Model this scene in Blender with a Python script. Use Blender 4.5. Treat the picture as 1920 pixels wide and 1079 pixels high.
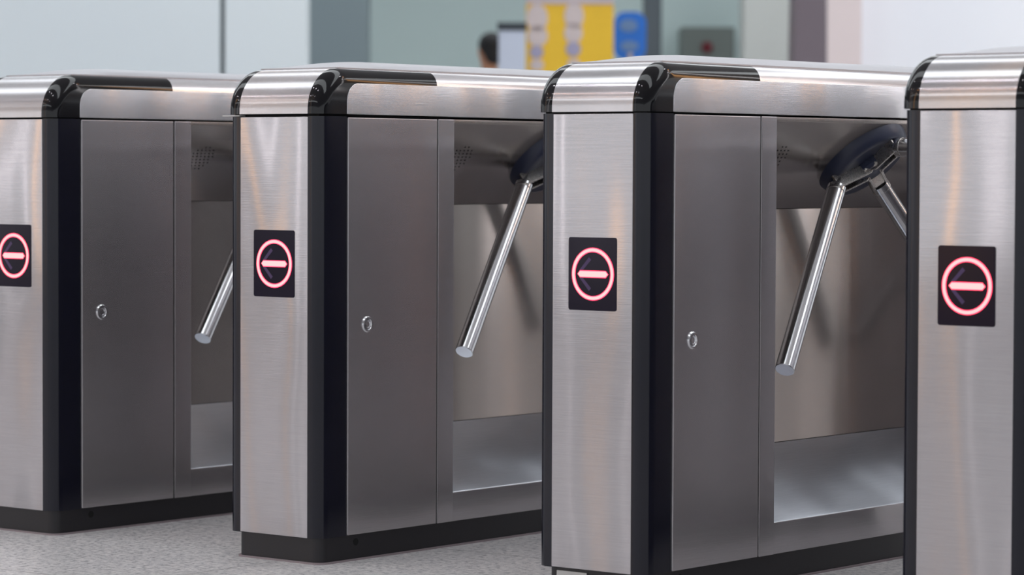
import bpy, bmesh, math, random
from mathutils import Vector, Matrix
PI = math.pi
random.seed(7)
for o in list(bpy.data.objects): bpy.data.objects.remove(o)
scn = bpy.context.scene
COL = scn.collection

# ------------------------------------------------------------------ camera
FPX = 0.961158840*6000
CX, CY, CZ = 5.12353, -4.45802, 0.79400
YAW, PITCH, ROLL = 0.682169, -0.0395420, 0.0040820
Fv = Vector((math.sin(-YAW)*math.cos(PITCH), math.cos(YAW)*math.cos(PITCH), math.sin(PITCH)))
Rv = Vector((Fv.y, -Fv.x, 0)).normalized(); Uv = Rv.cross(Fv)
R2 = Rv*math.cos(ROLL)+Uv*math.sin(ROLL); U2 = -Rv*math.sin(ROLL)+Uv*math.cos(ROLL)
C0 = Vector((CX, CY, CZ))
cd = bpy.data.cameras.new('camera'); cam = bpy.data.objects.new('camera', cd); COL.objects.link(cam)
m = Matrix((R2, U2, -Fv)).transposed().to_4x4(); m.translation = C0
cam.matrix_world = m
cd.sensor_width = 36; cd.sensor_fit = 'HORIZONTAL'; cd.lens = FPX/1920*36
cd.clip_start = .05; cd.clip_end = 200
cd.dof.use_dof = True; cd.dof.focus_distance = 5.95; cd.dof.aperture_fstop = 5.0
scn.camera = cam
def at(u, v, d):
    return C0 + d*(Fv + R2*((u-960)/FPX) + U2*((539.5-v)/FPX))

# ------------------------------------------------------------------ world, exposure
w = bpy.data.worlds.new('world'); scn.world = w; w.use_nodes = True
nt = w.node_tree; nt.nodes.clear()
bg = nt.nodes.new('ShaderNodeBackground'); wo = nt.nodes.new('ShaderNodeOutputWorld')
bg.inputs[0].default_value = (.93, .96, 1.0, 1); bg.inputs[1].default_value = 1.0
nt.links.new(bg.outputs[0], wo.inputs[0])
vs = scn.view_settings
scn.display_settings.display_device = 'sRGB'
vs.view_transform = 'Standard'; vs.look = 'None'; vs.gamma = 1; vs.use_curve_mapping = False
vs.exposure = 0.0

# ------------------------------------------------------------------ materials
def lin(r, g, b):
    f = lambda c: (c/255/12.92) if c/255 <= .04045 else ((c/255+.055)/1.055)**2.4
    return (f(r), f(g), f(b), 1)
def newmat(name):
    mt = bpy.data.materials.new(name); mt.use_nodes = True
    return mt, mt.node_tree, mt.node_tree.nodes['Principled BSDF']
def plain(name, col, rough=.5, metal=0, spec=.5, coat=0):
    mt, t, b = newmat(name)
    b.inputs['Base Color'].default_value = lin(*col); b.inputs['Roughness'].default_value = rough
    b.inputs['Metallic'].default_value = metal; b.inputs['Specular IOR Level'].default_value = spec
    b.inputs['Coat Weight'].default_value = coat; b.inputs['Coat Roughness'].default_value = .05
    # faint procedural unevenness
    n = t.nodes.new('ShaderNodeTexNoise'); n.inputs['Scale'].default_value = 60
    mr = t.nodes.new('ShaderNodeMapRange'); mr.inputs[3].default_value = max(0, rough-.04); mr.inputs[4].default_value = rough+.05
    t.links.new(n.outputs[0], mr.inputs[0]); t.links.new(mr.outputs[0], b.inputs['Roughness'])
    return mt
def emit(name, col, strength):
    mt, t, b = newmat(name)
    b.inputs['Base Color'].default_value = (0.02, 0.02, 0.02, 1)
    b.inputs['Emission Color'].default_value = (*col, 1); b.inputs['Emission Strength'].default_value = strength
    return mt
def brushed(name, brush, col=(196, 194, 192), rough=.27, aniso=.8, warp=.0035, wscale=3.0, grain=.12, streak=.5, gb=.25):
    """brushed sheet metal; brush = direction of the brush lines in object space"""
    mt, t, b = newmat(name); N = t.nodes.new; L = t.links.new
    b.inputs['Metallic'].default_value = 1
    tc = N('ShaderNodeTexCoord'); oi = N('ShaderNodeObjectInfo')
    off = N('ShaderNodeVectorMath'); off.operation = 'SCALE'; off.inputs[0].default_value = (37, 53, 71)
    L(oi.outputs['Random'], off.inputs['Scale'])
    ad = N('ShaderNodeVectorMath'); ad.operation = 'ADD'; L(tc.outputs['Object'], ad.inputs[0]); L(off.outputs[0], ad.inputs[1])
    # fine lines
    mp = N('ShaderNodeMapping'); s = [900, 900, 900]; s['XYZ'.index(brush)] = 14
    mp.inputs['Scale'].default_value = s; L(ad.outputs[0], mp.inputs[0])
    fn = N('ShaderNodeTexNoise'); fn.inputs['Scale'].default_value = 1; fn.inputs['Detail'].default_value = 2; L(mp.outputs[0], fn.inputs[0])
    # blotches of wear
    bn = N('ShaderNodeTexNoise'); bn.inputs['Scale'].default_value = 5; bn.inputs['Detail'].default_value = 2; L(ad.outputs[0], bn.inputs[0])
    cr = N('ShaderNodeMix'); cr.data_type = 'RGBA'
    c = lin(*col); cr.inputs[6].default_value = (c[0]*(1-grain), c[1]*(1-grain), c[2]*(1-grain), 1)
    cr.inputs[7].default_value = (min(1, c[0]*(1+grain)), min(1, c[1]*(1+grain)), min(1, c[2]*(1+grain)), 1)
    L(fn.outputs[0], cr.inputs[0]); L(cr.outputs[2], b.inputs['Base Color'])
    mr = N('ShaderNodeMapRange'); mr.inputs[3].default_value = rough-.025; mr.inputs[4].default_value = rough+.025
    L(bn.outputs[0], mr.inputs[0]); L(mr.outputs[0], b.inputs['Roughness'])
    b.inputs['Anisotropic'].default_value = aniso
    g = N('ShaderNodeNewGeometry'); cx = N('ShaderNodeVectorMath'); cx.operation = 'CROSS_PRODUCT'
    L(g.outputs['Normal'], cx.inputs[0]); cx.inputs[1].default_value = {'X': (1, .013, .02), 'Y': (.013, 1, .02), 'Z': (.01, .02, 1)}[brush]
    L(cx.outputs[0], b.inputs['Tangent'])
    # gentle buckling of the sheet
    mp2 = N('ShaderNodeMapping'); mp2.inputs['Scale'].default_value = (1, 1, .3); L(ad.outputs[0], mp2.inputs[0])
    wn = N('ShaderNodeTexNoise'); wn.inputs['Scale'].default_value = wscale; wn.inputs['Detail'].default_value = .6; L(mp2.outputs[0], wn.inputs[0])
    bp = N('ShaderNodeBump'); bp.inputs['Strength'].default_value = 1; bp.inputs['Distance'].default_value = warp
    L(wn.outputs[0], bp.inputs['Height'])
    bp2 = N('ShaderNodeBump'); bp2.inputs['Strength'].default_value = gb; bp2.inputs['Distance'].default_value = .0002
    L(fn.outputs[0], bp2.inputs['Height']); L(bp.outputs[0], bp2.inputs['Normal']); L(bp2.outputs[0], b.inputs['Normal'])
    # second, broader lobe that draws lamps out into streaks across the brush lines
    b2 = t.nodes.new('ShaderNodeBsdfAnisotropic'); b2.distribution = 'GGX'
    L(cr.outputs[2], b2.inputs['Color']); b2.inputs['Roughness'].default_value = .25*rough/.16; b2.inputs['Anisotropy'].default_value = 1.0*aniso/.8 if aniso < .8 else 1.0
    L(cx.outputs[0], b2.inputs['Tangent']); L(bp2.outputs[0], b2.inputs['Normal'])
    ms = N('ShaderNodeMixShader'); ms.inputs[0].default_value = streak
    L(b.outputs[0], ms.inputs[1]); L(b2.outputs[0], ms.inputs[2]); L(ms.outputs[0], t.nodes['Material Output'].inputs[0])
    return mt
M = {}
M['front'] = brushed('brushed_steel_front', 'X', (190, 187, 190), .15, .7, .034, 4.6)
M['side'] = brushed('brushed_steel_side', 'Y', (192, 188, 191), .17, .7, .014, 3.4, gb=.1)
M['cap'] = brushed('polished_steel_cap', 'Z', (206, 205, 208), .20, .8, .0012, 4, .05, .4, gb=.05)
M['edge'] = brushed('polished_steel_edge', 'Y', (222, 220, 222), .20, .5, .0012, 4, .05, .3)
M['lid'] = brushed('satin_steel_lid', 'Y', (176, 175, 180), .34, .5, .0012, 4, .05, .3)
M['plate'] = brushed('brushed_steel_cap_side', 'Y', (222, 221, 224), .17, .7, .012, 5)
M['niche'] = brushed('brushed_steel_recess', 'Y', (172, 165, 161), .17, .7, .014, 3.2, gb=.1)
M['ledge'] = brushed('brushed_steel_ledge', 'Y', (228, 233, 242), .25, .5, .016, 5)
M['chrome'] = plain('chrome_tube', (214, 215, 218), .15, 1)
M['cast'] = plain('cast_metal', (196, 192, 188), .27, 1)
M['black'] = plain('black_lacquer', (18, 19, 32), .17, 0, .42, 0)
M['blackgloss'] = plain('black_gloss_cap', (10, 10, 15), .07, 0, .4, 0)
M['plinth'] = plain('black_plinth_paint', (24, 22, 27), .45)
M['dark'] = plain('dark_inside', (8, 8, 9), .8)
M['housing'] = plain('slate_plastic', (50, 56, 78), .36)
M['hole'] = plain('hole_black', (3, 3, 3), .9)
M['glass'] = plain('display_glass', (24, 17, 36), .12, 0, .18)
M['ghost'] = plain('unlit_arrow', (66, 42, 92), .3)
M['red'] = emit('red_led', (1.0, .03, .09), 3.2)
M['redcore'] = emit('red_led_core', (1.0, .55, .54), 1.25)
M['seal'] = plain('sealant', (140, 128, 132), .7)
M['label'] = plain('pale_plate', (196, 196, 194), .5)

# ------------------------------------------------------------------ helpers
def tag(o, label=None, cat=None, group=None, kind=None):
    if label: o['label'] = label
    if cat: o['category'] = cat
    if group: o['group'] = group
    if kind: o['kind'] = kind
    return o
def obj(name, bm, mat, parent=None, smooth=False, bevel=0, seg=2, ang=35):
    me = bpy.data.meshes.new(name); bmesh.ops.recalc_face_normals(bm, faces=bm.faces); bm.to_mesh(me); bm.free()
    for x in (mat if isinstance(mat, (list, tuple)) else [mat]): me.materials.append(x)
    o = bpy.data.objects.new(name, me); COL.objects.link(o)
    if parent: o.parent = parent
    if bevel:
        b = o.modifiers.new('bevel', 'BEVEL'); b.width = bevel; b.segments = seg; b.limit_method = 'ANGLE'; b.angle_limit = math.radians(ang)
    if smooth or bevel:
        for p in me.polygons: p.use_smooth = True
        try: me.set_sharp_from_angle(angle=math.radians(38))
        except Exception: pass
        if bevel:
            wn = o.modifiers.new('wn', 'WEIGHTED_NORMAL'); wn.keep_sharp = False
            for e in me.edges: e.use_edge_sharp = False
    return o
def box(bm, x0, x1, y0, y1, z0, z1, mi=0):
    v = [bm.verts.new(p) for p in ((x0,y0,z0),(x1,y0,z0),(x1,y1,z0),(x0,y1,z0),(x0,y0,z1),(x1,y0,z1),(x1,y1,z1),(x0,y1,z1))]
    for f in ((0,3,2,1),(4,5,6,7),(0,1,5,4),(1,2,6,5),(2,3,7,6),(3,0,4,7)):
        bm.faces.new([v[i] for i in f]).material_index = mi
def prism(bm, pts, lo, hi, axis='z'):
    """extrude a 2D outline along an axis; outline is (x,y), (y,z) or (x,z)"""
    def P(a, b, h): return {'z': (a, b, h), 'x': (h, a, b), 'y': (a, h, b)}[axis]
    A = [bm.verts.new(P(a, b, lo)) for a, b in pts]; B = [bm.verts.new(P(a, b, hi)) for a, b in pts]
    n = len(pts)
    bm.faces.new(A); bm.faces.new(B[::-1])
    for i in range(n): bm.faces.new((A[i], A[(i+1) % n], B[(i+1) % n], B[i]))
def arc(cx, cy, r, a0, a1, n=8):
    return [(cx+r*math.cos(a0+(a1-a0)*i/n), cy+r*math.sin(a0+(a1-a0)*i/n)) for i in range(n+1)]
def frame_of(d):
    d = d.normalized(); a = Vector((0, 0, 1)) if abs(d.z) < .9 else Vector((1, 0, 0))
    x = d.cross(a).normalized(); y = d.cross(x).normalized(); return x, y
def tube(bm, p0, p1, r0, r1=None, n=32, cap=True):
    p0, p1 = Vector(p0), Vector(p1); r1 = r0 if r1 is None else r1
    x, y = frame_of(p1-p0)
    A = [bm.verts.new(p0+(x*math.cos(t)+y*math.sin(t))*r0) for t in [2*PI*i/n for i in range(n)]]
    B = [bm.verts.new(p1+(x*math.cos(t)+y*math.sin(t))*r1) for t in [2*PI*i/n for i in range(n)]]
    for i in range(n): bm.faces.new((A[i], A[(i+1) % n], B[(i+1) % n], B[i]))
    if cap: bm.faces.new(A[::-1]); bm.faces.new(B)
def lathe(bm, o, ax, prof, n=48, ex=None, scl=None):
    """prof: list of (radius, height) turned about axis ax through o; scl(angle) may vary the radius"""
    o = Vector(o); ax = Vector(ax).normalized(); x, y = ex if ex else frame_of(ax)
    rings = []
    for r, h in prof:
        if r < 1e-6: rings.append([bm.verts.new(o+ax*h)]); continue
        rings.append([bm.verts.new(o+ax*h+(x*math.cos(t)+y*math.sin(t))*r*(scl(t) if scl else 1)) for t in [2*PI*i/n for i in range(n)]])
    for a, b in zip(rings, rings[1:]):
        for i in range(n):
            if len(a) == 1 and len(b) == 1: continue
            if len(a) == 1: bm.faces.new((a[0], b[i], b[(i+1) % n]))
            elif len(b) == 1: bm.faces.new((a[i], a[(i+1) % n], b[0]))
            else: bm.faces.new((a[i], a[(i+1) % n], b[(i+1) % n], b[i]))
def empty(name, loc, rz=0):
    o = bpy.data.objects.new(name, None); COL.objects.link(o); o.location = loc; o.rotation_euler = (0, 0, rz); o.empty_display_size = .1
    return o
def copy_tree(o, parent=None):
    c = o.copy(); COL.objects.link(c); c.parent = parent
    for ch in list(o.children): copy_tree(ch, c)
    return c
def nb(): return bmesh.new()

# ------------------------------------------------------------------ hall: floor, ceiling, walls
def floor_mat():
    mt, t, b = newmat('speckled_granite_tiles'); N = t.nodes.new; L = t.links.new
    tc = N('ShaderNodeTexCoord')
    n1 = N('ShaderNodeTexNoise'); n1.inputs['Scale'].default_value = 75; n1.inputs['Detail'].default_value = 3; n1.inputs['Roughness'].default_value = .75
    n2 = N('ShaderNodeTexVoronoi'); n2.inputs['Scale'].default_value = 120
    n3 = N('ShaderNodeTexNoise'); n3.inputs['Scale'].default_value = 1.6; n3.inputs['Detail'].default_value = 3
    for n in (n1, n2, n3): L(tc.outputs['Object'], n.inputs['Vector'])
    r = N('ShaderNodeValToRGB'); L(n1.outputs[0], r.inputs[0])
    e = r.color_ramp.elements; e[0].position = .36; e[0].color = lin(84, 86, 98); e[1].position = .56; e[1].color = lin(232, 229, 228)
    k = r.color_ramp.elements.new(.45); k.color = lin(198, 197, 199)
    mx = N('ShaderNodeMix'); mx.data_type = 'RGBA'; mx.inputs[0].default_value = .35
    r2 = N('ShaderNodeValToRGB'); L(n2.outputs['Color'], r2.inputs[0]); r2.color_ramp.elements[0].color = lin(112, 112, 118); r2.color_ramp.elements[1].color = lin(235, 230, 226)
    L(r.outputs[0], mx.inputs[6]); L(r2.outputs[0], mx.inputs[7])
    # wear
    m3 = N('ShaderNodeMix'); m3.data_type = 'RGBA'; m3.blend_type = 'MULTIPLY'; m3.inputs[0].default_value = .5
    r3 = N('ShaderNodeValToRGB'); L(n3.outputs[0], r3.inputs[0]); r3.color_ramp.elements[0].color = (.8, .8, .8, 1)
    L(mx.outputs[2], m3.inputs[6]); L(r3.outputs[0], m3.inputs[7])
    # joints
    mp = N('ShaderNodeMapping'); mp.inputs['Rotation'].default_value = (0, 0, -.03); L(tc.outputs['Object'], mp.inputs[0])
    br = N('ShaderNodeTexBrick'); br.offset = 0; br.inputs['Scale'].default_value = 1
    br.inputs['Brick Width'].default_value = 1.2; br.inputs['Row Height'].default_value = .8
    br.inputs['Mortar Size'].default_value = .0016; br.inputs['Mortar Smooth'].default_value = 0
    mp.inputs['Location'].default_value = (.31, .447, 0)
    L(mp.outputs[0], br.inputs['Vector'])
    m4 = N('ShaderNodeMix'); m4.data_type = 'RGBA'; L(br.outputs['Fac'], m4.inputs[0]); L(m3.outputs[2], m4.inputs[6]); m4.inputs[7].default_value = lin(96, 92, 94)
    L(m4.outputs[2], b.inputs['Base Color']); b.inputs['Roughness'].default_value = .32
    return mt
bm = nb(); box(bm, -34, 24, -22, 38, -.1, 0)
tag(obj('floor', bm, floor_mat()), kind='structure')
bm = nb(); box(bm, -34, 24, -22, 38, 4.6, 4.8)
tag(obj('ceiling', bm, plain('ceiling_white', (225, 226, 228), .8)), kind='structure')

def local(o, u, v, d, rz=None):
    """stand an object on the floor below the point seen at (u, v), turned to the hall's axis"""
    p = at(u, v, d); o.location = (p.x, p.y, 0); o.rotation_euler = (0, 0, YAW if rz is None else rz); return o
def xs(u, d): return (u-960)/FPX*d
def wallpiece(name, u0, u1, d, z0, z1, mat, thick=.3, dz=0):
    """wall standing square to the hall axis, d metres down the hall"""
    bm = nb(); box(bm, xs(u0, d), xs(u1, d), 0, thick, z0, z1)
    o = obj(name, bm, mat, bevel=.004); p = C0 + Vector((Fv.x, Fv.y, 0)).normalized()*d
    o.location = (p.x, p.y, 0); o.rotation_euler = (0, 0, YAW); tag(o, kind='structure'); return o
def groovemat(name, col, pitch, rough=.5):
    mt, t, b = newmat(name); N = t.nodes.new; L = t.links.new
    tc = N('ShaderNodeTexCoord'); n = N('ShaderNodeTexNoise'); n.inputs['Scale'].default_value = .45; n.inputs['Detail'].default_value = 1
    L(tc.outputs['Object'], n.inputs['Vector'])
    mx = N('ShaderNodeMix'); mx.data_type = 'RGBA'; c = lin(*col); mx.inputs[6].default_value = (c[0]*.88, c[1]*.9, c[2]*.94, 1)
    mx.inputs[7].default_value = (c[0]*1.08, c[1]*1.08, c[2]*1.05, 1); L(n.outputs[0], mx.inputs[0]); L(mx.outputs[2], b.inputs['Base Color'])
    b.inputs['Roughness'].default_value = rough
    return mt
wl = groovemat('pale_grey_cladding', (216, 224, 228), 2)
wallpiece('wall_left', -3600, 412, 17.0, 0, 4.6, wl)
wallpiece('wall_near_left', 421, 573, 17.0, 0, 4.6, wl)
wallpiece('trim_1', 412, 421, 17.05, 0, 4.6, plain('joint_grey', (112, 120, 122), .7), .2)
wallpiece('wall_back', 300, 2100, 27.5, 0, 4.6, groovemat('grey_green_panels', (222, 240, 238), 2))
wallpiece('wall_middle', 560, 690, 25.5, 0, 4.6, groovemat('slate_green_panels', (134, 148, 153), 2))
wallpiece('trim_2', 1206, 1238, 25.0, 0, 4.6, plain('dark_grey_pier', (88, 96, 102), .6), .4)
wallpiece('trim_3', 1392, 1480, 24.5, 0, 4.6, plain('stone_grey_pier', (205, 207, 203), .6), .5)
wallpiece('wall_right', 1552, 3400, 20.0, 0, 4.6, groovemat('white_cladding', (246, 247, 252), 2))
wallpiece('trim_4', 1548, 1612, 19.8, 0, 4.6, plain('blush_pier', (232, 218, 218), .6), .3)

# tapered dark pillar
bm = nb(); d = 18.5
a0, a1, b0, b1 = xs(1478, d), xs(1553, d), xs(1498, d), xs(1536, d)
vv = [bm.verts.new(p) for p in ((a0,0,0),(a1,0,0),(a1,.35,0),(a0,.35,0),(b0,0,4.6),(b1,0,4.6),(b1,.35,4.6),(b0,.35,4.6))]
for f in ((0,3,2,1),(4,5,6,7),(0,1,5,4),(1,2,6,5),(2,3,7,6),(3,0,4,7)): bm.faces.new([vv[i] for i in f])
o = obj('pillar', bm, plain('plum_grey_paint', (108, 98, 106), .6), bevel=.01)
p = C0 + Vector((Fv.x, Fv.y, 0)).normalized()*d; o.location = (p.x, p.y, 0); o.rotation_euler = (0, 0, YAW)
tag(o, 'dark plum-grey pillar narrowing upwards, in front of the white wall at right', 'pillar')

# ------------------------------------------------------------------ ceiling lights and added light columns
M['lamp_w'] = emit('lamp_white', (.97, .93, 1.0), 70)
M['lamp_o'] = emit('lamp_orange', (1.0, .42, .14), 34)
M['tube_w2'] = emit('added_tube_white_bright', (1.0, .96, .98), 6)  # tube emitters serve only the added out-of-view columns
M['tube_o2'] = emit('added_tube_amber_bright', (1.0, .52, .22), 8)
M['tube_w'] = emit('added_tube_white', (1.0, .95, .98), 3.4)
M['tube_o'] = emit('added_tube_amber', (1.0, .54, .22), 4.0)
M['panel_w'] = emit('light_panel', (.93, .97, 1.0), 3.2)
def downlight(x, y, mat, label):
    t = empty('ceiling_downlight', (x, y, 4.6)); tag(t, label, 'ceiling light', 'downlights in the hall ceiling')
    bm = nb(); lathe(bm, (0, 0, 0), (0, 0, -1), [(.10, 0), (.13, 0), (.13, .02), (.115, .03), (.10, .02), (.10, 0)], 24)
    obj('rim', bm, M['cast'], t, smooth=True)
    bm = nb(); lathe(bm, (0, 0, 0), (0, 0, -1), [(0, .012), (.10, .012), (.10, .002), (0, .002)], 24)
    obj('lamp', bm, mat, t); return t
for x, y in [(-1.2,-2.2),(.4,-2.6),(2.0,-2.9),(-.4,-4.9),(1.4,-5.3),(-2.1,-4.9),(-4.3,-4.1),(-2.2,-7.9),(-5.2,-6.4)]:
    downlight(x, y, M['lamp_w'], 'round white ceiling downlight before the turnstiles')
for x, y in [(-.95,-5.6),(-3.3,-4.6),(.9,-6.6),(-4.0,-7.1)]:
    downlight(x, y, M['lamp_o'], 'round amber ceiling downlight before the turnstiles')
for x, y in [(4.75,4.55),(3.4,3.0),(6.6,6.6),(5.9,5.2)]:
    downlight(x, y, M['lamp_w'], 'round white ceiling downlight beyond the turnstiles')
for x, y in [(5.35,5.3),(3.9,4.1)]:
    downlight(x, y, M['lamp_o'], 'round amber ceiling downlight beyond the turnstiles')
def addedcolumn(x, y, mat, label, z0=.25, z1=4.5):  # unseen columns, added so the steel picks up vertical streaks
    t = empty('added_light_column', (x, y, 0)); tag(t, label, 'light column', 'slim light columns added to streak the steel')
    bm = nb(); lathe(bm, (0, 0, 0), (0, 0, 1), [(0, 0), (.16, 0), (.16, .02), (.10, .05), (.10, z0), (0, z0)], 24); obj('base', bm, M['cast'], t, smooth=True)
    bm = nb(); tube(bm, (0, 0, z0), (0, 0, z1), .085, n=20); obj('diffuser', bm, mat, t, smooth=True)
    bm = nb(); tube(bm, (0, 0, z1), (0, 0, 4.6), .10, n=20); obj('top_cap', bm, M['cast'], t, smooth=True)
def lightpanel(x, y, lx, ly, label, rz=0):
    t = empty('ceiling_light_panel', (x, y, 4.6), rz); tag(t, label, 'ceiling light', 'long light panels in the hall ceiling')
    bm = nb(); box(bm, -lx/2-.04, lx/2+.04, -ly/2-.04, ly/2+.04, -.02, 0); obj('frame', bm, M['cast'], t)
    bm = nb(); box(bm, -lx/2, lx/2, -ly/2, ly/2, -.03, -.02); obj('diffuser', bm, M['panel_w'], t); return t
for x, y in [(-3.2,-6.4),(-4.2,-6.1),(-6.0,-5.2),(-.6,-7.4)]:
    addedcolumn(x, y, M['tube_w'], 'slim white light column added before the turnstiles to streak the steel')
for x, y in [(-1.75,-7.0),(-5.2,-5.6)]:
    addedcolumn(x, y, M['tube_o'], 'slim amber light column added before the turnstiles to streak the steel')
for x, y in [(5.2,5.9),(7.4,6.6)]:
    addedcolumn(x, y, M['tube_w2'], 'slim white light column added beyond the turnstiles to streak the steel')
for x, y in [(6.5,6.9)]:
    addedcolumn(x, y, M['tube_o2'], 'slim amber light column added beyond the turnstiles to streak the steel')
for y, lb in ((-1.0, 'long white ceiling light panel just before the turnstiles'), (2.2, 'long white ceiling light panel above the back of the turnstiles'),
              (6.5, 'long white ceiling light panel behind the turnstiles'), (12, 'long white ceiling light panel far down the hall'), (-9, 'long white ceiling light panel far in front')):
    lightpanel(-1, y, 16, 1.1, lb)
lightpanel(-9.5, 13.5, 14, 1.4, 'long white ceiling light panel added to brighten the far signs', YAW)  # extra panel, added to lift the dim far background
lightpanel(-5.5, 8.2, 14, 1.2, 'long white ceiling light panel added to brighten the hall before the far signs', YAW)  # another added panel, fills the hall toward the signs

lightpanel(.5, 15.5, 8, 1.4, 'long white ceiling light panel added to brighten the white wall at right', YAW)  # added out of view to whiten the right wall
# ------------------------------------------------------------------ turnstile cabinet
W = .2432; XL = -.0105; XA = .0289; XB = W-.030
L = 1.6742; ZB = .052; ZS = .891; GAP = .0025; ZC = ZS+GAP
YD0, YD1, YF = .0809, .3587, .4117
ZLIP, ZSW, ZWT, D = .1133, .2357, .7093, .20
RC = .030; ZT = .985; RS = .084

def rounded_outline(x0, x1, y0, y1, r, n=6):
    return arc(x0+r, y0+r, r, PI, 1.5*PI, n)+arc(x1-r, y0+r, r, 1.5*PI, 2*PI, n)+arc(x1-r, y1-r, r, 0, .5*PI, n)+arc(x0+r, y1-r, r, .5*PI, PI, n)

def build_turnstile():
    T = empty('turnstile', (0, 0, 0))
    # plinth and sealant
    bm = nb(); prism(bm, rounded_outline(.012, W-.002, .006, L-.006, .024), 0, ZB, 'z'); pl = obj('plinth', bm, M['plinth'], T, smooth=True)
    bm = nb(); tube(bm, (W-.004, .112, .037), (W-.0015, .112, .037), .0075, n=20); obj('drain_hole', bm, M['hole'], pl)
    bm = nb(); prism(bm, rounded_outline(.008, W+.003, .001, L-.001, .026), -.001, .0035, 'z'); obj('sealant_bead', bm, M['seal'], T)
    # dark core added to block light, so the seams read as shadow
    bm = nb()
    prism(bm, [(XL+.012, .012), (W-.012, .012), (W-.012, YF-.004), (W-D-.004, YF-.004), (W-D-.004, L-YF+.004), (W-.012, L-YF+.004), (W-.012, L-.012), (XL+.012, L-.012)], ZB-.002, ZC+.004, 'z')
    obj('seam_shadow_core', bm, M['dark'], T)
    # corner posts
    for fy in (0, 1):
        Y = (lambda y: y) if fy == 0 else (lambda y: L-y)
        pr = [(XB, .012), (XB, .0)]+arc(W-RC, RC, RC, -.5*PI, 0, 12)[1:]+[(W, YD0), (W-.012, YD0), (W-.012, .012)]
        bm = nb(); prism(bm, [(a, Y(b)) for a, b in pr], ZB, ZS, 'z'); obj('corner_post', bm, M['black'], T, smooth=True)
        plf = [(XA, .012), (XA, 0)]+arc(XL+RC, RC, RC, -.5*PI, -PI, 12)+[(XL, YD0), (XL+.012, YD0), (XL+.012, .012)]
        bm = nb(); prism(bm, [(a, Y(b)) for a, b in plf], ZB-.001, ZS, 'z'); obj('corner_post', bm, M['black'], T, smooth=True)
        # end panel
        bm = nb(); y0, y1 = sorted((Y(-.0015), Y(.011))); box(bm, XA+.0006, XB-.0006, y0, y1, ZB, ZS-.001)
        fp = obj('front_panel' if fy == 0 else 'rear_panel', bm, M['front'], T, bevel=.0012)
    # display in the front panel
    bm = nb(); prism(bm, rounded_outline(.068, .178, .530, .664, .0045), -.0032, -.001, 'y'); dp = obj('display_window', bm, M['glass'], T, bevel=.0004)
    def ring(cx, cz, ro, ri, y, y2, n=72):
        bm = nb()
        A = [[bm.verts.new((cx+r*math.cos(2*PI*i/n), yy, cz+r*math.sin(2*PI*i/n))) for i in range(n)] for r, yy in ((ro, y2), (ro, y), (ri, y), (ri, y2))]
        for k in range(4):
            a, b_ = A[k], A[(k+1) % 4]
            for i in range(n): bm.faces.new((a[i], a[(i+1) % n], b_[(i+1) % n], b_[i]))
        return bm
    obj('no_entry_ring', ring(.1245, .5968, .0484, .0402, -.0036, -.0030), M['red'], dp)
    obj('no_entry_ring_core', ring(.1245, .5968, .0470, .0416, -.0040, -.0034), M['redcore'], dp)
    def hexbar(x0, x1, z, h, y, y2):
        bm = nb(); prism(bm, [(x0, z), (x0+h*.9, z-h), (x1-h*.9, z-h), (x1, z), (x1-h*.9, z+h), (x0+h*.9, z+h)], y, y2, 'y'); return bm
    obj('no_entry_bar', hexbar(.0893, .1600, .5968, .0066, -.0037, -.0030), M['red'], dp)
    obj('no_entry_bar_core', hexbar(.0906, .1587, .5968, .0052, -.0041, -.0034), M['redcore'], dp)
    bm = nb()
    for s in (-1, 1):
        prism(bm, [(.0935, .5968+s*.0070), (.1015, .5968+s*.0070), (.1205, .5968+s*.026), (.1155, .5968+s*.031)], -.0034, -.0030, 'y')
    obj('unlit_arrow', bm, M['ghost'], dp)
    # doors, frames, apron on the mechanism side
    for fy in (0, 1):
        Y = (lambda y: y) if fy == 0 else (lambda y: L-y)
        y0, y1 = sorted((Y(YD0+.0008), Y(YD1-.0022)))
        bm = nb(); box(bm, W-.010, W+.0036, y0, y1, ZB+.0005, ZS-.0015); dr = obj('door', bm, M['side'], T, bevel=.0018)
        if fy == 0:
            bm = nb()
            lathe(bm, (W+.0040, .1387, .4745), (1, 0, 0), [(.0165, -.001), (.0165, .0008), (.0145, .0028), (.0118, .0026), (.0106, .0004), (.0095, -.0006), (.0095, .0016), (.0066, .0022), (.0060, .0008), (.003, .0008), (0, .0008)], 40)
            lk = obj('lock', bm, M['chrome'], dr, smooth=True)
        y0, y1 = sorted((Y(YD1+.0022), Y(YF)))
        bm = nb(); box(bm, W-D-.002, W+.0034, y0, y1, ZB, ZS-.001); obj('door_frame', bm, M['side'], T, bevel=.0018)
        bm = nb(); y0, y1 = sorted((Y(YD1-.0022), Y(YD1+.0022))); box(bm, W-.008, W-.0012, y0+.0001, y1-.0001, ZB+.001, ZS-.002); obj('seam_shade_strip', bm, M['dark'], T)  # black strip stands in for the shade inside the door gap
    y0, y1 = YF+.0004, L-YF-.0004
    def sheet(pts, name, mat, bev=.0015, par=T):
        bm = nb(); prism(bm, [(a, b) for a, b in pts], y0, y1, 'y'); return obj(name, bm, mat, par, bevel=bev)
    # each sheet is a folded profile in x-z, 2 mm to 1 cm thick
    sheet([(W+.001, ZB), (W+.001, ZLIP), (W-.004, ZLIP), (W-.004, ZB)], 'apron', M['side'])
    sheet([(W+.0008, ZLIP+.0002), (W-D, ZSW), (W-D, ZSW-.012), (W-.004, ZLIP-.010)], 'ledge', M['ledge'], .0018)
    sheet([(W-D, ZSW+.0004), (W-D, ZWT-.0004), (W-D-.004, ZWT-.0004), (W-D-.004, ZSW+.0004)], 'recess_wall', M['niche'], 0)
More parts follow.
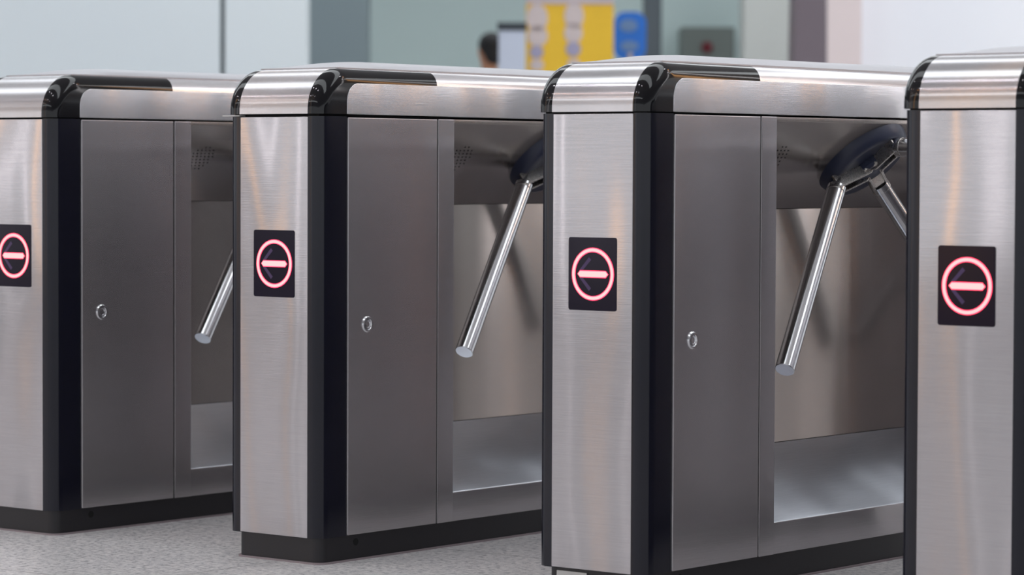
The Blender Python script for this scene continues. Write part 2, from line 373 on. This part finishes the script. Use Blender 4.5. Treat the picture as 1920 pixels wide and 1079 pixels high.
    can = sheet([(W-D, ZWT), (W-.0005, ZS-.009), (W-.0005, ZS-.001), (W-.012, ZS-.001), (W-D, ZWT+.014)], 'recess_canopy', M['niche'], .0012)
    # speaker holes in the canopy
    sl = Vector((D, 0, ZS-.009-ZWT)).normalized(); nn = Vector((sl.z, 0, -sl.x))
    bm = nb(); o0 = Vector((W-D, 0, ZWT))
    for i in range(9):
        for j in range(8):
            if (i-4)**2*.75+(j-3.3)**2 > 12.5: continue
            q = o0+sl*(.105+.0105*i)+Vector((0, .482+.0125*j+(.00675 if i % 2 else 0), 0))
            tube(bm, q-nn*.001, q+nn*.0004, .0018, n=8)
    obj('speaker_holes', bm, M['hole'], can)
    # plain sheet on the far side
    bm = nb(); box(bm, XL+.0003, XL+.010, YD0+.0008, L-YD0-.0008, ZB+.0005, ZS-.0015); obj('side_panel', bm, M['side'], T, bevel=.0012)
    # ---- cap
    y_f = -.0035; cy0 = y_f+RS; cz0 = ZT-RS
    prof = [(y_f, ZC), ]+[(cy0-RS*math.cos(t), cz0+RS*math.sin(t)) for t in [i/16*.5*PI for i in range(17)]]
    pn = [(-1, 0)]+[(-math.cos(t), math.sin(t)) for t in [i/16*.5*PI for i in range(17)]]
    xl = XL-.003; xr = W+.001
    full = prof+[(L-a, b) for a, b in prof[::-1]]
    bm = nb(); prism(bm, full, XA-.001, XB, 'x'); obj('cap_cover', bm, M['cap'], T, smooth=True)
    YE = .356
    def edge(side, P, Nn, name, mat, grow=0, flat_end=None):
        bm = nb(); rows = []; r = RC; K = 10
        for (y, z), (ny, nz) in zip(P, Nn):
            row = []
            for k in range(K+1):
                th = .5*PI*k/K; q = -r+r*math.cos(th)+grow*math.cos(th)
                if side > 0: x = xr-r+r*math.sin(th)+grow*math.sin(th)
                else: x = xl+r-r*math.sin(th)-grow*math.sin(th)
                row.append(bm.verts.new((x, y+ny*q, z+nz*q)))
            # inner vertex closes the section toward the cover
            row.insert(0, bm.verts.new(((XB if side > 0 else XA-.001), y-0*ny, z-0*nz)) if True else None)
            rows.append(row)
        for a, b in zip(rows, rows[1:]):
            for k in range(len(a)-1): bm.faces.new((a[k], a[k+1], b[k+1], b[k]))
        # side flat below the rounding, down to the seam
        xx = (xr+grow) if side > 0 else (xl-grow)
        lo = ZC
        last = rows[-1][-1].co
        first = rows[0][-1]
        seq = [rw[-1] for rw in rows]
        c1 = bm.verts.new((xx, last.y, lo)); 
        if name == 'edge_trim':
            c0 = None
            bm.faces.new(seq+[c1])
        else:
            c0 = bm.verts.new((xx, first.co.y, lo)); bm.faces.new([c0]+seq+[c1])
        # end section
        for rw in ((rows[-1],) if name == 'edge_trim' else (rows[0], rows[-1])):
            pass
        return obj(name, bm, mat, T, smooth=True)
    for side in (1, -1):
        P = prof+[(YE*.5, ZT), (YE, ZT)]; Nn = pn+[(0, 1)]*2
        edge(side, P, Nn, 'edge_trim', M['blackgloss'], .0008)
        edge(side, [(L-a, b) for a, b in P], [(-a, b) for a, b in Nn], 'edge_trim', M['blackgloss'], .0008)
        edge(side, [(YE, ZT), (L/2, ZT), (L-YE, ZT)], [(0, 1)]*3, 'edge_rail', M['edge'], 0)
        # side plate with rounded upper corners
        rp = .034; zt = ZT-RC+.001; ya = YD0-.003
        pts = [(ya, ZC)]+arc(ya+rp, zt-rp, rp, PI, .5*PI, 8)+arc(L-ya-rp, zt-rp, rp, .5*PI, 0, 8)+[(L-ya, ZC)]
        bm = nb()
        if side > 0: prism(bm, pts, xr-.004, xr+.0022, 'x')
        else: prism(bm, pts, xl-.0022, xl+.004, 'x')
        obj('cap_side_plate', bm, M['plate'], T, bevel=.001, ang=60)
    # crowned lid
    bm = nb(); NX, NY = 14, 60; x0, x1, ya, yb = xl+.024, xr-.024, .078, L-.078
    G = []
    for j in range(NY+1):
        s = j/NY; y = ya+(yb-ya)*(3*s*s-2*s**3 if False else s); dd = min(y-ya, yb-y)/.16; e = 1 if dd >= 1 else math.sin(dd*.5*PI)
        row = []
        for i in range(NX+1):
            a = -1+2*i/NX; x = (x0+x1)/2+(x1-x0)/2*a
            row.append(bm.verts.new((x, y, ZT+.0025+.0165*e*(1-abs(a)**2.6)**.8)))
        G.append(row)
    for j in range(NY):
        for i in range(NX): bm.faces.new((G[j][i], G[j][i+1], G[j+1][i+1], G[j+1][i]))
    rim = [G[0][i] for i in range(NX+1)]+[G[j][NX] for j in range(1, NY+1)]+[G[NY][i] for i in range(NX-1, -1, -1)]+[G[j][0] for j in range(NY-1, 0, -1)]
    low = [bm.verts.new((v.co.x, v.co.y, ZT-.001)) for v in rim]
    for k in range(len(rim)): bm.faces.new((rim[k], rim[(k+1) % len(rim)], low[(k+1) % len(rim)], low[k]))
    obj('cap_lid', bm, M['lid'], T, smooth=True)
    # ---- tripod head and arms
    al = math.radians(42)
    n = Vector((math.sin(al), 0, -math.cos(al))); r3 = Vector((math.cos(al), 0, math.sin(al))); Yv = Vector((0, 1, 0))
    hc = Vector((W-.052, .8371, .7876))           # centre of the hub's outer face
    hb = hc-n*.048
    # housing: dished disc
    bm = nb()
    lathe(bm, hb, n, [(0, -.012), (.100, -.012), (.1035, .002), (.103, .006), (.098, .026), (.090, .036), (.085, .038), (.070, .0355), (.030, .034), (0, .034)], 64, ex=(r3, Yv))
    hub = obj('tripod_head', bm, M['housing'], T, smooth=True)
    bm = nb(); lathe(bm, hb, n, [(.1085, -.004), (.1085, .000), (.106, .0015), (.100, .001)], 64, ex=(r3, Yv)); obj('head_gasket', bm, M['hole'], hub, smooth=True)
    bm = nb(); lathe(bm, hb, n, [(.034, .030), (.034, .046), (.029, .052), (.0, .054)], 32, ex=(r3, Yv)); obj('hub_boss', bm, M['housing'], hub, smooth=True)
    for s in (0, -1, 1):
        rad = r3.copy() if s == 0 else -.5*r3+.8660254*s*Yv
        rad.normalize(); tn = n.cross(rad).normalized()
        arm = (math.cos(PI/2-al)*n+math.sin(PI/2-al)*rad).normalized()
        el = hc+rad*.070
        if s < 0: el = hc+rad*.090
        bm = nb()
        # two cheeks bolted to the hub
        for q in (-1, 1):
            c = hb+n*.047+tn*q*.0145
            pts = []
            P0 = c+rad*.018; P1 = c+rad*(.098 if s < 0 else .082)
            th = tn*.003
            ring_ = []
            for a in range(9):
                t = PI/2+PI*a/8; ring_.append(P0+rad*.012*math.cos(t)+n*.012*math.sin(t))
            ring_ += [P1-n*.016, P1+n*.016]
            A = [bm.verts.new(v-th) for v in ring_]; B = [bm.verts.new(v+th) for v in ring_]
            bm.faces.new(A); bm.faces.new(B[::-1])
            for i in range(len(A)): bm.faces.new((A[i], A[(i+1) % len(A)], B[(i+1) % len(A)], B[i]))
        # solid knuckle joining the cheeks to the tube
        K0 = hb+n*.033+rad*(.078 if s < 0 else .060); side_ = .0175
        loop = [K0-tn*side_-n*.004, K0+tn*side_-n*.004, K0+tn*side_+n*.028, K0-tn*side_+n*.028]
        kx = (Vector(tn)); ky = arm.cross(kx).normalized()
        E0 = el+arm*.020
        base = [bm.verts.new(v) for v in [K0+tn*side_*math.cos(2*PI*i/16)*1.05+(rad*.35+n*.75).normalized()*(.019*math.sin(2*PI*i/16)+.012) for i in range(16)]]
        top_ = [bm.verts.new(E0+kx*.0205*math.cos(2*PI*i/16)+ky*.0205*math.sin(2*PI*i/16)*(1 if ky.dot(n) > 0 else -1)) for i in range(16)]
        for i in range(16): bm.faces.new((base[i], base[(i+1) % 16], top_[(i+1) % 16], top_[i]))
        bm.faces.new(base[::-1]); bm.faces.new(top_)
        bracket_bm = bm
        bm = nb(); LT = .474
        x_, y_ = frame_of(arm); RT = .0192
        lathe(bm, el, arm, [(0, .006), (RT, .006), (RT, LT-.0012), (RT-.0012, LT), (0, LT)], 72)
        A = obj('tripod_arm', bm, M['chrome'], T, smooth=True)
        obj('arm_bracket', bracket_bm, M['cast'], A, bevel=.0015)
        for sg in (-1, 1):
            cc = hb+n*.047+tn*sg*.0175+rad*.020
            bm = nb(); lathe(bm, cc, tn*sg, [(0, 0), (.0068, 0), (.0068, .003), (.005, .0045), (0, .0045)], 16)
            obj('bracket_bolt', bm, M['cast'], A, smooth=True)
    return T
T0 = build_turnstile()
S = .784206
DX = (0, -.0263047, .0042654, .0059246); DY = (0, .0118969, -.0025988, -.0014888); RZ = (0, .0069582, .0012501, 0)
LAB = ('brushed steel turnstile cabinet with black corners, leftmost of four, cut by left edge',
       'brushed steel turnstile cabinet second from left, with an open seam under its cap',
       'brushed steel turnstile cabinet third from left, showing its whole tripod hub',
       'brushed steel turnstile cabinet nearest the camera, cut by the right edge')
TS = [T0]+[copy_tree(T0) for _ in range(3)]
for i, t in enumerate(TS):
    t.location = (i*S+DX[i], DY[i], 0); t.rotation_euler = (0, 0, RZ[i])
    tag(t, LAB[i], 'turnstile', 'row of turnstile cabinets')
# the second cabinet's cap sits a little high at the front, a bent shim pokes out
for ch in TS[1].children:
    if ch.name.split('.')[0] in ('cap_cover', 'cap_lid', 'edge_trim', 'edge_rail', 'cap_side_plate'):
        ch.location.z += .0022; ch.rotation_euler = (-.0012, 0, 0)
bm = nb(); prism(bm, [(-.0135, -.009), (.030, -.0055), (.030, .02), (-.0135, .02)], ZS+.0006, ZS+.0028, 'z')
obj('bent_shim', bm, M['label'], TS[1])
# pale plate on the third cabinet's plinth
bm = nb(); box(bm, .038, .108, .0035, .0065, .006, .0455); obj('plinth_plate', bm, M['label'], TS[2], bevel=.001)['label'] = 'pale plate on the black plinth'

# ------------------------------------------------------------------ far background: signs, stand, person
def facing(name, u, d):
    p = C0 + Vector((Fv.x, Fv.y, 0)).normalized()*d + Vector((R2.x, R2.y, 0)).normalized()*xs(u, d)
    return empty(name, (p.x, p.y, 0), YAW)
def zz(v, d): return at(960, v, d).z
# yellow poster board
d = 21.0; t = facing('poster_board', 1066, d); tag(t, 'yellow poster board with two columns of pale round pictures', 'poster')
wv = 164/FPX*d; zb_, zt_ = zz(150, d)-.5, zz(-12, d)
bm = nb(); box(bm, -wv/2, wv/2, 0, .05, zb_, zt_)
obj('board', bm, plain('yellow_print', (255, 206, 52), .5), t, bevel=.004)
bm = nb(); box(bm, -wv/2, wv/2, -.012, 0, zz(8, d), zt_); obj('header_strip', bm, plain('pale_pink_print', (212, 196, 198), .5), t)
pk = plain('pale_picture', (224, 208, 206), .5); pv = plain('lilac_picture', (178, 172, 200), .5)
for (u, v, ru, rv, mm) in ((1005,34,20,26,pk),(1006,68,19,20,pk),(1004,98,13,12,pv),(1005,122,13,11,pk),(1074,30,18,26,pk),(1073,62,17,20,pk),(1073,92,14,14,pv),(1074,120,12,10,pk)):
    bm = nb(); cx_ = (u-1066)/FPX*d; r_ = ru/FPX*d; h_ = rv/FPX*d; zc = zz(v, d)
    prism(bm, [(cx_+r_*math.cos(2*PI*i/28), zc+h_*math.sin(2*PI*i/28)) for i in range(28)], -.010, 0.0, 'y'); obj('picture', bm, mm, t)
for sx in (-1, 1):
    bm = nb(); tube(bm, (sx*(wv/2-.05), .03, 0), (sx*(wv/2-.05), .03, zb_+.05), .02, n=16); obj('post', bm, M['cast'], t)
# blue sign
d = 22.0; t = facing('blue_sign', 1179, d); tag(t, 'round-topped blue sign with pale lettering blobs beside the yellow board', 'sign')
wv = 60/FPX*d; z0, z1 = zz(112, d), zz(22, d)
bm = nb(); prism(bm, rounded_outline(-wv/2, wv/2, z0, z1, .08), 0, .05, 'y'); obj('panel', bm, plain('blue_print', (40, 122, 226), .45), t)
bb = plain('pale_blue_print', (112, 146, 196), .5)
for (u, v, ru, rv) in ((1176, 48, 17, 12), (1178, 86, 17, 10)):
    bm = nb(); cx_ = (u-1179)/FPX*d; prism(bm, [(cx_+ru/FPX*d*math.cos(2*PI*i/24), zz(v, d)+rv/FPX*d*math.sin(2*PI*i/24)) for i in range(24)], -.008, 0, 'y'); obj('pale_mark', bm, bb, t)
bm = nb(); tube(bm, (0, .03, 0), (0, .03, z0+.05), .035, n=20); obj('post', bm, M['cast'], t)
bm = nb(); lathe(bm, (0, .03, 0), (0, 0, 1), [(0, 0), (.22, 0), (.22, .02), (.05, .04), (0, .04)], 28); obj('base', bm, M['cast'], t, smooth=True)
# white display stand
d = 20.5; t = facing('display_stand', 958, d); tag(t, 'white display stand with a dark top edge between the person and the yellow board', 'display stand')
wv = 50/FPX*d; z1 = zz(58, d)
bm = nb(); box(bm, -wv/2, wv/2, 0, .10, .04, z1); obj('panel', bm, plain('white_print', (214, 222, 240), .5), t, bevel=.006)
bm = nb(); box(bm, -wv/2-.01, wv/2+.01, -.01, .11, z1, z1+.055); obj('top_rail', bm, plain('dark_slate', (60, 68, 76), .5), t, bevel=.006)
bm = nb(); box(bm, -wv/2-.05, wv/2+.05, -.14, .24, 0, .04); obj('foot', bm, M['cast'], t, bevel=.006)
# grey cabinet with a red lamp on the far wall
d = 27.0; t = facing('wall_cabinet', 1325, d); tag(t, 'grey cabinet with a small dark red lamp on the far wall', 'cabinet')
wv = 100/FPX*d; z0, z1 = zz(160, d), zz(50, d)
bm = nb(); box(bm, -wv/2, wv/2, 0, .498, z0, z1); obj('body', bm, plain('grey_paint', (122, 130, 126), .5), t, bevel=.01)
bm = nb(); lathe(bm, (-.01, 0, zz(88, d)), (0, -1, 0), [(.05, 0), (.05, .02), (.035, .05), (0, .06)], 24); obj('lamp', bm, plain('dark_red', (120, 24, 40), .4), t, smooth=True)

# ------------------------------------------------------------------ person far away, seen from behind over the turnstiles
def skin(name, chains, mat, parent=None, sub=2):
    """chains: list of lists of (x,y,z,r); a chain may start at an index tuple of an earlier vertex"""
    verts, edges, rad = [], [], []
    for ch in chains:
        prev = None
        for c in ch:
            if isinstance(c, int): prev = c; continue
            verts.append(c[:3]); rad.append(c[3] if len(c) == 4 else (c[3], c[4])); i = len(verts)-1
            if prev is not None: edges.append((prev, i))
            prev = i
    me = bpy.data.meshes.new(name); me.from_pydata(verts, edges, []); me.materials.append(mat)
    o = bpy.data.objects.new(name, me); COL.objects.link(o)
    if parent: o.parent = parent
    me.attributes.new
    o.modifiers.new('skin', 'SKIN')
    if not me.skin_vertices:
        bpy.context.view_layer.objects.active = o
        bpy.ops.mesh.customdata_skin_add()
    for i, sv in enumerate(me.skin_vertices[0].data):
        r = rad[i]; sv.radius = (r, r) if not isinstance(r, tuple) else r
    me.skin_vertices[0].data[0].use_root = True
    o.modifiers['skin'].use_smooth_shade = True
    s = o.modifiers.new('sub', 'SUBSURF'); s.levels = sub; s.render_levels = sub
    return o
d = 22.0
p = facing('person', 917, d); p.rotation_euler = (0, 0, YAW-math.radians(150))   # faces to the left and away (its front is +y... turned)
tag(p, 'black-haired person in a pale shirt standing far behind, face turned left', 'person')
sk = plain('skin_tone', (196, 140, 110), .55)
ch = []
ch.append([(0, 0, .95, .14), (0, 0, 1.08, .12), (0, .01, 1.24, .135), (0, .01, 1.36, .13), (0, 0, 1.43, .062), (0, -.005, 1.49, .055), (0, -.012, 1.555, .075), (0, -.008, 1.63, .088), (0, .008, 1.68, .062)])
for s in (-1, 1):
    b0 = sum(len([c for c in x if not isinstance(c, int)]) for x in ch)
    ch.append([3, (s*.17, .01, 1.37, .058), (s*.23, .02, 1.12, .043), (s*.24, -.03, .90, .030), (s*.24, -.05, .84, .034), (s*.24, -.055, .80, .030)])
    hand = b0+4
    for k, (dy, ln) in enumerate(((-.030, .068), (-.010, .078), (.010, .073), (.028, .058))):
        ch.append([hand, (s*.243, -.055+dy*.9, .775, .009), (s*.24, -.060+dy, .775-ln*.55, .0085), (s*.228, -.062+dy, .775-ln, .0075)])
    ch.append([hand-1, (s*.225, -.088, .825, .010), (s*.215, -.100, .79, .009), (s*.208, -.103, .765, .008)])
    ch.append([0, (s*.09, 0, .88, .095), (s*.10, -.01, .50, .058), (s*.105, .015, .10, .040), (s*.105, -.02, .045, .038), (s*.11, -.13, .03, .028)])
skin('body', ch, sk, p)
sh = [[(0, 0, .93, .150), (0, 0, 1.08, .142), (0, .01, 1.24, .152), (0, .01, 1.40, .150), (0, .01, 1.48, .085)]]
for s in (-1, 1): sh.append([3, (s*.17, .01, 1.41, .078), (s*.215, .018, 1.20, .058)])
skin('shirt', sh, plain('pale_shirt', (206, 214, 234), .8), p)
tr = [[(0, 0, .96, .150), (0, 0, .90, .145)]]
for s in (-1, 1): tr.append([1, (s*.09, 0, .84, .105), (s*.10, -.01, .50, .070), (s*.105, .012, .11, .056)])
skin('trousers', tr, plain('dark_trousers', (40, 42, 52), .8), p)
# face features: nose, ears, eyes, mouth on the head (front is -y)
bm = nb()
def blob(bm, c, r, n=20):
    ms = Matrix.Translation(c) @ Matrix.Diagonal((*r, 1)); bmesh.ops.create_uvsphere(bm, u_segments=n, v_segments=n//2, radius=1, matrix=ms)
blob(bm, (0, -.100, 1.595), (.013, .020, .022)); 
for s in (-1, 1): blob(bm, (s*.083, .0, 1.605), (.010, .018, .030))
obj('nose_and_ears', bm, sk, p, smooth=True)
for s in (-1, 1):
    bm = nb(); blob(bm, (s*.032, -.085, 1.625), (.013, .010, .008)); obj('eye', bm, plain('eye_white', (230, 230, 230), .3), p, smooth=True)
bm = nb(); blob(bm, (0, -.090, 1.555), (.024, .010, .006)); obj('mouth', bm, plain('lips', (160, 90, 86), .5), p, smooth=True)
bm = nb(); blob(bm, (0, .022, 1.655), (.094, .100, .095), 28)
for v in bm.verts:
    if v.co.y < -.045 and v.co.z < 1.66: v.co.y = -.045
blob(bm, (0, .058, 1.60), (.078, .056, .085), 24)
obj('hair', bm, plain('black_hair', (16, 14, 20), .6), p, smooth=True)
for s in (-1, 1):
    bm = nb(); blob(bm, (s*.108, -.055, .032), (.046, .125, .034), 20)
    for v in bm.verts: v.co.z = max(v.co.z, .002)
    obj('shoe', bm, plain('black_shoe', (24, 24, 26), .5), p, smooth=True)
